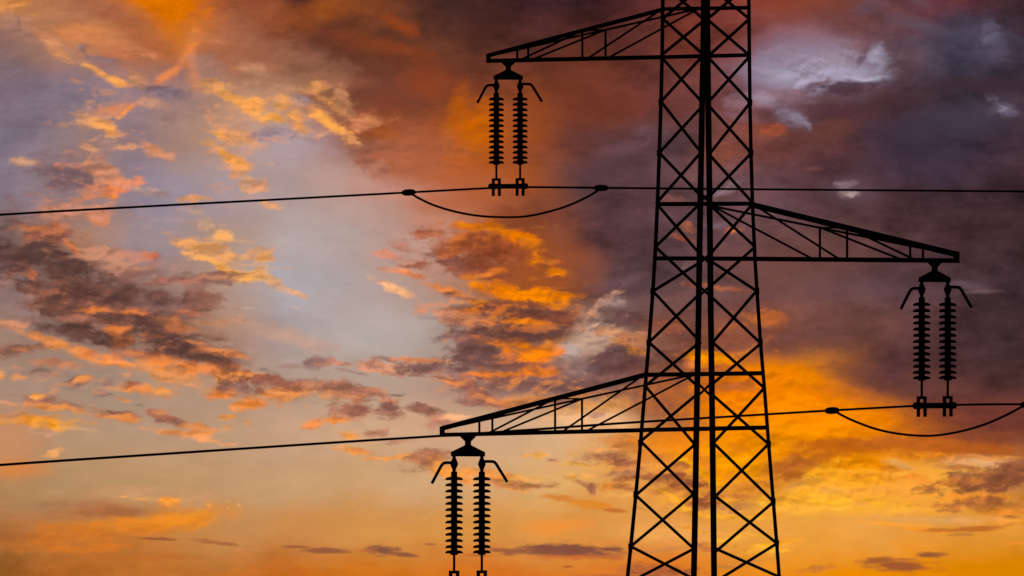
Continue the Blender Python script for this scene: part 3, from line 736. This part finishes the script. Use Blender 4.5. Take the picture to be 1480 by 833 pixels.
# ------------------------------------------------------------------ ground
def ground_z(x, y):
    return (ZC - 1.65) * math.exp(-((x / 140.0) ** 2 + (y / 48.0) ** 2)) + 0.25 * math.sin(x * 0.031 + 1) * math.sin(y * 0.024) * min(1, math.hypot(x - 3, y - DT) / 60.0)
def axis_steps():
    a = [0.0]; st = 5.0
    while a[-1] < 9000:
        a.append(a[-1] + st); st *= 1.09
    return a
ax_ = axis_steps()
xs = [-v for v in ax_[:0:-1]] + ax_
ys = xs
gv = [(x, y, ground_z(x, y)) for y in ys for x in xs]
nx = len(xs)
gf = [(j * nx + i, j * nx + i + 1, (j + 1) * nx + i + 1, (j + 1) * nx + i) for j in range(len(ys) - 1) for i in range(nx - 1)]
gr = mesh_obj('ground', gv, gf, M_GRASS, smooth=True)
gr['kind'] = 'structure'

# ------------------------------------------------------------------ the pylon
def tab(t, y):
    if y <= t[0][0]:
        (y0, x0), (y1, x1) = t[0], t[1]
    elif y >= t[-1][0]:
        (y0, x0), (y1, x1) = t[-2], t[-1]
    else:
        for k in range(len(t) - 1):
            if t[k][0] <= y <= t[k + 1][0]:
                (y0, x0), (y1, x1) = t[k], t[k + 1]
                break
    return x0 + (x1 - x0) * (y - y0) / (y1 - y0)

T_L = [(-420, 1015), (-140, 959.5), (0, 958), (80, 957), (148, 955.3), (221, 953), (295, 950.2), (373, 946.6), (421, 943.6), (495, 938), (558, 932.6), (638, 926), (715, 919), (790, 911.7), (833, 907.2), (1650, 824)]
T_R = [(-420, 1025), (-140, 1081.5), (0, 1082.2), (80, 1083), (148, 1083.8), (221, 1085.3), (295, 1087.5), (373, 1091), (421, 1094), (495, 1099), (560, 1104.6), (642, 1110.8), (725, 1117.6), (785, 1122.5), (833, 1126), (1650, 1196)]
T_P = [(-420, 1019), (-140, 1018.5), (0, 1017.4), (80, 1016.4), (150, 1014.7), (240, 1013.2), (340, 1011.4), (440, 1009.8), (530, 1008.3), (620, 1006.5), (710, 1005.2), (800, 1003.5), (833, 1002.8), (1650, 988)]
T_Q = [(-420, 1021), (-140, 1021), (0, 1021.8), (80, 1022.6), (150, 1023.6), (240, 1024.8), (340, 1026), (440, 1027), (530, 1028.2), (620, 1029.5), (710, 1030.6), (800, 1031.6), (833, 1032), (1650, 1046)]

def half(y):
    return (tab(T_R, y) - tab(T_L, y)) / 2 / PM

def L_(y): return W(tab(T_L, y), y, DT)
def R_(y): return W(tab(T_R, y), y, DT)
def P_(y): return W(tab(T_P, y), y, DT + half(y))      # far leg
def Q_(y): return W(tab(T_Q, y), y, DT - half(y))      # near leg

foot = W(1010, 1650)
pylon = thing('lattice_pylon', 'tall black steel lattice pylon with three crossarms silhouetted against the sunset', 'pylon', (foot.x, DT, 0))
OFF = pylon.location.copy()
def part(mb, name, mat=M_STEEL, parent=pylon, smooth=False):
    return mb.build(name, mat, parent, smooth)
def bm(): return MB(OFF)

def leg(fn, wpx, side, joints):
    m = bm()
    ys_ = sorted(set([-420, -140, 0, 80, 148, 221, 295, 340, 373, 421, 495, 560, 640, 715, 790, 833, 1200, 1650]))
    pts = [fn(y) for y in ys_]
    w = wpx / PM
    # one continuous rolled angle
    h, t = w / 2, w * 0.13
    poly = [(-h, 0), (h, 0), (h, w), (h - t, w), (h - t, t), (-h, t)]
    poly = [(a * side, b) for a, b in poly]
    n = len(poly); vs = []; fs = []
    for p in pts:
        vs += [p + Vector((a, b - w / 2, 0)) for a, b in poly]
    for i in range(len(pts) - 1):
        for q in range(n):
            fs.append((i * n + q, i * n + (q + 1) % n, (i + 1) * n + (q + 1) % n, (i + 1) * n + q))
    fs.append(tuple(range(n))); fs.append(tuple(range((len(pts) - 1) * n, len(pts) * n)))
    m.add(vs, fs)
    # gusset plates and bolts where the bracing meets the leg
    for y in joints:
        p = fn(y)
        g = (w + 0.022) / 2
        m.bar(p + Vector((0, w / 2 + 0.004, -0.05)), p + Vector((0, w / 2 + 0.004, 0.05)), g * 2, 0.012)
    return part(m, 'leg')

leg(L_, 5.6, -1, [148, 221, 421, 495, 640, 715, 790])
leg(R_, 5.4, 1, [148, 221, 421, 495, 642, 725, 785])
leg(P_, 8.7, -1, [])
qleg = leg(Q_, 8.7, 1, [])
bolt = bm()
for y in (496.5,):
    p = P_(y); bolt.tube([p, p + Vector((0.062, 0, 0))], 0.012)
part(bolt, 'step_bolt')

BW = 4.5 / PM
def brace(name, a, b, w=BW, side=1.0):
    m = bm(); m.angle(a, b, w, 0.8, side)
    return part(m, name)

# crossed bracing of the left panels: (high end on the left leg -> low end at the far leg), (low left -> high far)
LEFT = [(27, 79, 79, 30), (84, 148, 147, 80), (147, 221, 221, 154), (221, 283, 292, 220), (296, 367, 357, 294), (357, 416, 421, 380),
        (421, 491, 495, 426), (495, 558, 558, 497), (558, 645, 638, 570), (638, 717, 716, 641), (716, 794, 790, 712), (790, 837, 844, 793)]
for a, b, c, d in LEFT:
    brace('brace', L_(a), P_(b))
    brace('brace', L_(c), P_(d), side=-1)
RIGHT = [(28, 82, 80, 28), (82, 148, 148, 82), (149, 224, 221, 152), (222, 284, 293, 223), (295, 368, 356, 296), (358, 414, 421, 377),
         (420, 498, 496, 428), (497, 556, 561, 493), (561, 642, 642, 570), (642, 721, 725, 639), (726, 800, 785, 715), (786, 842, 834, 792)]
for a, b, c, d in RIGHT:
    brace('brace', R_(a), Q_(b))
    brace('brace', R_(c), Q_(d), side=-1)
# panels above and below the picture
for y0, y1 in ((-22, 27), (-80, -22), (-140, -80), (-210, -140), (844, 930), (930, 1030), (1030, 1150), (1150, 1290), (1290, 1450), (1450, 1640)):
    if y0 == -22:
        brace('brace', L_(-22), P_(28)); brace('brace', L_(27), P_(-22), side=-1)
        brace('brace', R_(-22), Q_(28)); brace('brace', R_(27), Q_(-22), side=-1)
    else:
        brace('brace', L_(y0), P_(y1)); brace('brace', L_(y1), P_(y0), side=-1)
        brace('brace', R_(y0), Q_(y1)); brace('brace', R_(y1), Q_(y0), side=-1)
# short crossed plates tying the near and the far leg
def tie(y, s=0.95, r=9.5):
    xc = (tab(T_P, y) + tab(T_Q, y)) / 2
    for k in (-1, 1):
        a = W(tab(T_P, y), y - k * s * (xc - tab(T_P, y)), DT + half(y))
        b = W(tab(T_Q, y), y + k * s * (tab(T_Q, y) - xc), DT - half(y))
        m = bm(); m.bar(a, b, 3.6 / PM, 0.02)
        part(m, 'tie_plate')
for y in (286, 374, 421, 563.5):
    tie(y)

# horizontal beams at the crossarm levels: px heights at the left leg and at the right leg
def belt(y0, y1, w):
    x0, x1 = tab(T_L, y0), tab(T_R, y1)
    yy = lambda x: y0 + (y1 - y0) * (x - x0) / (x1 - x0)
    yp, yq = yy(tab(T_P, y0)), yy(tab(T_Q, y0))
    l, r, p, q = L_(y0), R_(y1), P_(yp), Q_(yq)
    for a, b, n in ((l, p, 'beam'), (q, r, 'beam'), (l, q, 'beam'), (p, r, 'beam')):
        m = bm(); m.angle(a, b, w / PM, 0.8)
        part(m, n)
belt(13.3, 11.3, 5.6)
belt(82.8, 79.8, 5.8)
belt(295.2, 294.6, 6.2)
belt(373.6, 374.2, 6.2)
belt(542, 539.6, 6.4)
belt(621.8, 618.2, 6.4)

def crossarm(tipx, tip_top, tip_bot, rootA, rootB, lowA, lowB, wtop, vA, vB, dA, dB, depth_tip, plate, w_low=6.3):
    """rootA/B: (x, y, depth) of the two upper chords, lowA/B the same for the lower ones; v: x of the posts; d: diagonals (foot x, head x)"""
    root = thing('crossarm', '', '')
    del root['label']; del root['category']
    root.name = 'crossarm'
    root.parent = pylon
    def chord_pt(x, tip, rt):
        t = (x - tip[0]) / (rt[0] - tip[0])
        return tuple(tip[k] + (rt[k] - tip[k]) * t for k in range(3))
    tA = (tipx, tip_top, depth_tip)
    tB = (tipx, tip_top + 1.2, depth_tip + 0.06)
    bA = (tipx, tip_bot, depth_tip)
    def seg(name, a, b, w, back=0.8):
        m = bm(); m.angle(W(*a), W(*b), w / PM, back)
        m.build(name, M_STEEL, root)
    seg('chord', tA, rootA, wtop)
    seg('chord', tB, rootB, 3.1)
    seg('chord', bA, lowA, w_low)
    seg('chord', bA, lowB, w_low - 0.6)
    for x in vA:
        seg('post', chord_pt(x, tA, rootA), chord_pt(x, bA, lowA), 3.4)
    for x in vB:
        seg('post', chord_pt(x, tB, rootB), chord_pt(x, bA, lowB), 3.4)
    for x0, x1 in dA:
        seg('diagonal', chord_pt(x0, bA, lowA), chord_pt(x1, tA, rootA), 3.0)
    for x0, x1 in dB:
        seg('diagonal', chord_pt(x0, bA, lowB), chord_pt(x1, tB, rootB), 3.0)
    # cross struts between the two trusses at the posts
    for a, b in zip(vA, vB):
        seg('strut', chord_pt(a, tA, rootA), chord_pt(b, tB, rootB), 2.3)
        seg('strut', chord_pt(a, bA, lowA), chord_pt(b, bA, lowB), 2.3)
    m = bm()
    x0, x1, y0, y1 = plate
    c = W((x0 + x1) / 2, y0, depth_tip); d = W((x0 + x1) / 2, y1, depth_tip)
    m.bar(c, d, (x1 - x0) / PM, 0.14)
    m.build('end_plate', M_STEEL, root)
    return root

hT, hM, hB = half(13), half(295), half(541)
crossarm(704, 80.8, 88.2, (957, 14.2, DT), (1012, 12.4, DT + hT), (957, 82.8, DT), (1014, 81.6, DT + half(80)), 6.4,
         (747.6, 841.7), (763.5, 875.2), ((751, 842), (849, 955)), ((768, 875), (878, 1009)), DT + 3.45, (702.4, 709.5, 78.6, 91))
crossarm(1384, 368, 376.7, (1088, 296.2, DT), (1027, 297.6, DT - hM), (1091, 374.2, DT), (1027, 374.0, DT - half(373)), 8.0,
         (1224.3, 1334), (1185, 1315.5), ((1214, 1091), (1324, 1226)), ((1176, 1030), (1305, 1187)), DT - 4.05, (1378.2, 1386.4, 364.4, 379.8))
crossarm(638.2, 619.6, 628.8, (931, 542.4, DT), (1006, 540.8, DT + hB), (927, 622, DT), (1005, 620.4, DT + half(620)), 7.4,
         (692.8, 802.3), (711.6, 841.2), ((704, 801), (812, 929)), ((719, 841), (846, 1004)), DT + 3.85, (635.2, 643.0, 616.8, 631.8))

# concrete footings under the four legs, parts of the pylon
for fn in (L_, R_, P_, Q_):
    p = fn(1650)
    m = bm()
    m.lathe([(0.45, -0.6), (0.45, 0.22), (0.36, 0.30), (0.05, 0.31)], p.x, p.y, 20)
    m.build('footing', M_CONC, pylon)

# ------------------------------------------------------------------ insulator strings
# Built about the point where they hang from the arm; one unit = 1/PM metre. They are strung along the line,
# which runs from the near left to the far right.
u = 1 / PM
LD = Vector((1, 1, 0))                      # one unit across the picture is also one unit back
LN = Vector((1, 1, 0)).normalized()
NN = Vector((1, -1, 0)).normalized()
RISE = [0.0]            # the line climbs a little here, and the fittings with it
def LP(a, b): return LD * (a * u) + Vector((0, 0, (RISE[0] * a - b) * u))
def plate(m, poly, t):
    pts = [LP(a, b) for a, b in poly]
    n = len(pts)
    lo = [p - NN * t / 2 for p in pts]; hi = [p + NN * t / 2 for p in pts]
    fs = [tuple(range(n))[::-1], tuple(range(n, 2 * n))] + [(i, (i + 1) % n, n + (i + 1) % n, n + i) for i in range(n)]
    return m.add(lo + hi, fs)

def make_string(rise):
    RISE[0] = rise
    root = thing('insulator_string', 'double string of ribbed insulators hanging from the tip of the right crossarm', 'insulator string', group='double insulator strings hanging from the crossarm tips')
    m = MB()
    plate(m, [(-10, -1), (10, -1), (10, 0.5), (3.6, 6.5), (3.6, 15), (-3.6, 15), (-3.6, 6.5), (-10, 0.5)], 0.03)
    m.build('hanger', M_IRON, root)
    m = MB()
    plate(m, [(-3.5, 12), (3.5, 12), (23.6, 22), (23.6, 28.4), (-23.6, 28.4), (-23.6, 22)], 0.035)
    m.build('yoke_plate', M_IRON, root)
    for sgn in (-1, 1):
        cx = sgn * 19.9
        c = LD * (cx * u)
        dz = -RISE[0] * cx
        m = MB()
        m.lathe([(r * u, -(z + dz) * u) for r, z in ((2.6, 27), (2.6, 31), (3.4, 32.5), (5.6, 38.5), (5.6, 40), (3.2, 46), (2.6, 47.5), (2.6, 52))], c.x, c.y, 10)
        sock = m.build('ball_socket', M_IRON, root)
        h = MB()
        if sgn < 0:
            pts = [(cx, 37.6), (cx - 12, 37.6), (cx - 15.6, 38.8), (cx - 18.6, 42.5), (cx - 31.5, 67)]
        else:
            pts = [(cx, 35.4), (cx + 15, 35.4), (cx + 18.6, 36.4), (cx + 21.5, 40), (cx + 25, 46), (cx + 36.5, 64.5)]
        h.tube([LP(a, b) for a, b in pts], 2.3 * u, 10)
        h.build('arcing_horn', M_IRON, root, True)
        m = MB()
        m.lathe([(r * u, -(z + dz) * u) for r, z in ((2.2, 50), (4.3, 50.6), (4.6, 51.5), (4.6, 168), (5.6, 168.6), (5.6, 170.4), (2.0, 171))], c.x, c.y, 20)
        ins = m.build('insulator', M_PORC, root)
        top, step = 60.6, 8.93
        for k in range(13):
            z = top + k * step - (1.3 if k == 12 else 0)
            s = MB()
            s.lathe([(r * u, -(q + dz) * u) for r, q in ((4.2, z - 2.9), (6.5, z - 2.6), (10.4, z - 1.8), (12.3, z - 0.5), (12.9, z + 1.0), (12.5, z + 2.0), (8.5, z + 1.7), (4.2, z + 2.1))], c.x, c.y, 24)
            s.build('shed', M_PORC, ins, True)
        m = MB()
        m.tube([LP(cx, 169), LP(cx, 195)], 1.8 * u, 10)
        m.build('rod', M_IRON, root)
        m = MB()
        plate(m, [(cx - 7.1, 193.2), (cx + 7.1, 193.2), (cx + 7.1, 223), (cx + 3, 223), (cx + 3, 197.4), (cx - 3, 197.4), (cx - 3, 223), (cx - 7.1, 223)], 0.02)
        m.build('fork', M_IRON, root)
    m = MB()
    m.tube([LP(-30.4, 206.8), LP(-28, 206.8), LP(-14, 206.8), LP(14, 206.8), LP(28, 206.8), LP(30.4, 206.8)], [4.9 * u, 5.2 * u, 4.2 * u, 4.2 * u, 5.2 * u, 4.9 * u], 14)
    m.build('clamp', M_IRON, root)
    return root

def depth_at(x, x0, d0, x1, d1):
    return d0 + (d1 - d0) * (x - x0) / (x1 - x0)
s_right = make_string(0.041)
dR = DT - 4.05 + 0.35
s_right.location = W(1351, 379.6, dR)
s_right.scale = (dR / DT,) * 3
dU = DT + 3.45 - 0.3
s_up = make_string(0.069)
s_up.location = W(734.6, 91.0, dU)
s_up.scale = (0.863 * dU / DT,) * 3
s_up['label'] = 'double string of ribbed insulators hanging from the tip of the topmost crossarm'
dL = DT + 3.85 - 0.35
s_low = make_string(0.018)
s_low.location = W(676.4, 631.6, dL)
s_low.scale = (1.0 * dL / DT,) * 3
s_low['label'] = 'double string of ribbed insulators hanging from the lowest crossarm, its clamp below the picture'

# ------------------------------------------------------------------ conductors and jumper loops
def on_line(px, py, X0, Y0):
    """point in direction px, py lying in the vertical plane of a line through (X0, Y0) that runs at 45 degrees"""
    k = (px - HX) / F
    Y = (Y0 - X0) / (1 - k)
    return Vector((k * Y, Y, ZC + (HY - py) / F * Y))

def spline(pts, n=14):
    out = []
    for i in range(len(pts) - 1):
        p0 = pts[max(i - 1, 0)]; p1 = pts[i]; p2 = pts[i + 1]; p3 = pts[min(i + 2, len(pts) - 1)]
        for k in range(n):
            t = k / n
            out.append(0.5 * ((2 * p1) + (p2 - p0) * t + (2 * p0 - 5 * p1 + 4 * p2 - p3) * t * t + (3 * p1 - p0 - 3 * p2 + p3) * t ** 3))
    out.append(pts[-1].copy())
    return out

def conductor(pix, X0, Y0, r, label):
    pts = [on_line(a, b, X0, Y0) for a, b in pix]
    o = pts[len(pts) // 2]
    m = MB(o)
    m.tube(spline(pts, 8), r, 10)
    ob = m.build('power_line', M_WIRE, None, True)
    ob.location = o
    ob['label'] = label; ob['category'] = 'power line'
    return ob

def loop(pix, bulbs, X0, Y0, r, label):
    mid = on_line(*pix[len(pix) // 2], X0, Y0)
    root = thing('jumper_loop', label, 'cable loop', mid, group='slack cable loops slung under the power lines')
    m = MB(mid)
    m.tube(spline([on_line(a, b, X0, Y0) for a, b in pix], 6), r, 10)
    m.build('cable', M_WIRE, root, True)
    for bx, by, slope in bulbs:
        a = on_line(bx - 9.6, by + slope * 9.6, X0, Y0); b = on_line(bx + 9.6, by - slope * 9.6, X0, Y0)
        m = MB(mid)
        q = [(-1.0, 0.15), (-0.93, 0.5), (-0.75, 0.8), (-0.45, 0.96), (0, 1.0), (0.45, 0.96), (0.75, 0.8), (0.93, 0.5), (1.0, 0.15)]
        m.tube([a.lerp(b, (t + 1) / 2) for t, _ in q], [4.9 / PM * w for _, w in q], 16)
        m.build('clamp', M_IRON, root, True)
    return root

R_W = 1.68 / PM
up = s_up.location
conductor([(-2600, 560), (-1200, 393), (-400, 336), (0, 310.6), (200, 299.2), (400, 288.6), (590, 278.4), (717, 271.6), (753, 270.7), (869, 271.7), (1020, 273.2), (1250, 275.1), (1480, 277.1), (1800, 281), (2600, 296), (4200, 340)],
          up.x, up.y, R_W, 'upper thin black power line held by the insulators of the topmost crossarm')
loop([(594, 279.5), (604, 286), (629, 297.6), (663.4, 307.4), (698, 312.8), (735, 314.2), (762, 312.7), (790, 307), (819.6, 298), (847, 285.8), (866, 274.5)],
     [(590.7, 278.4, 0.05), (869, 272, 0.0)], up.x, up.y, 1.68 / PM, 'slack loop of cable sagging below the upper power line, clamped at both ends')
rt = s_right.location
conductor([(-2600, 930), (-1200, 765), (-400, 702), (0, 672.3), (250, 655.4), (500, 638.8), (637, 630.2), (782, 620.3), (900, 611.8), (1060, 602.0), (1203, 593.4), (1322, 587.0), (1382, 585.4), (1480, 584.6), (1800, 586), (2600, 598), (4200, 640)],
          rt.x, rt.y, R_W, 'lower thin black power line rising from lower left through the pylon to the right insulators')
loop([(1207, 594.5), (1217, 600.5), (1235, 609), (1265, 620), (1295, 626.6), (1328, 629.9), (1355, 629.4), (1388, 623.8), (1421, 614.4), (1451, 601.8), (1472, 590.8), (1480, 586)],
     [(1202.6, 593.6, 0.05), (1485, 585.4, 0.0)], rt.x, rt.y, 1.68 / PM, 'slack loop of cable sagging below the lower power line at the right edge')
lw = s_low.location
conductor([(-2600, 1110), (-400, 890), (300, 854), (530, 843), (646, 838.6), (707, 838.2), (1000, 841), (1480, 848), (2600, 875), (4200, 930)],
          lw.x, lw.y, R_W, 'power line held by the insulators of the lowest crossarm, just below the picture')
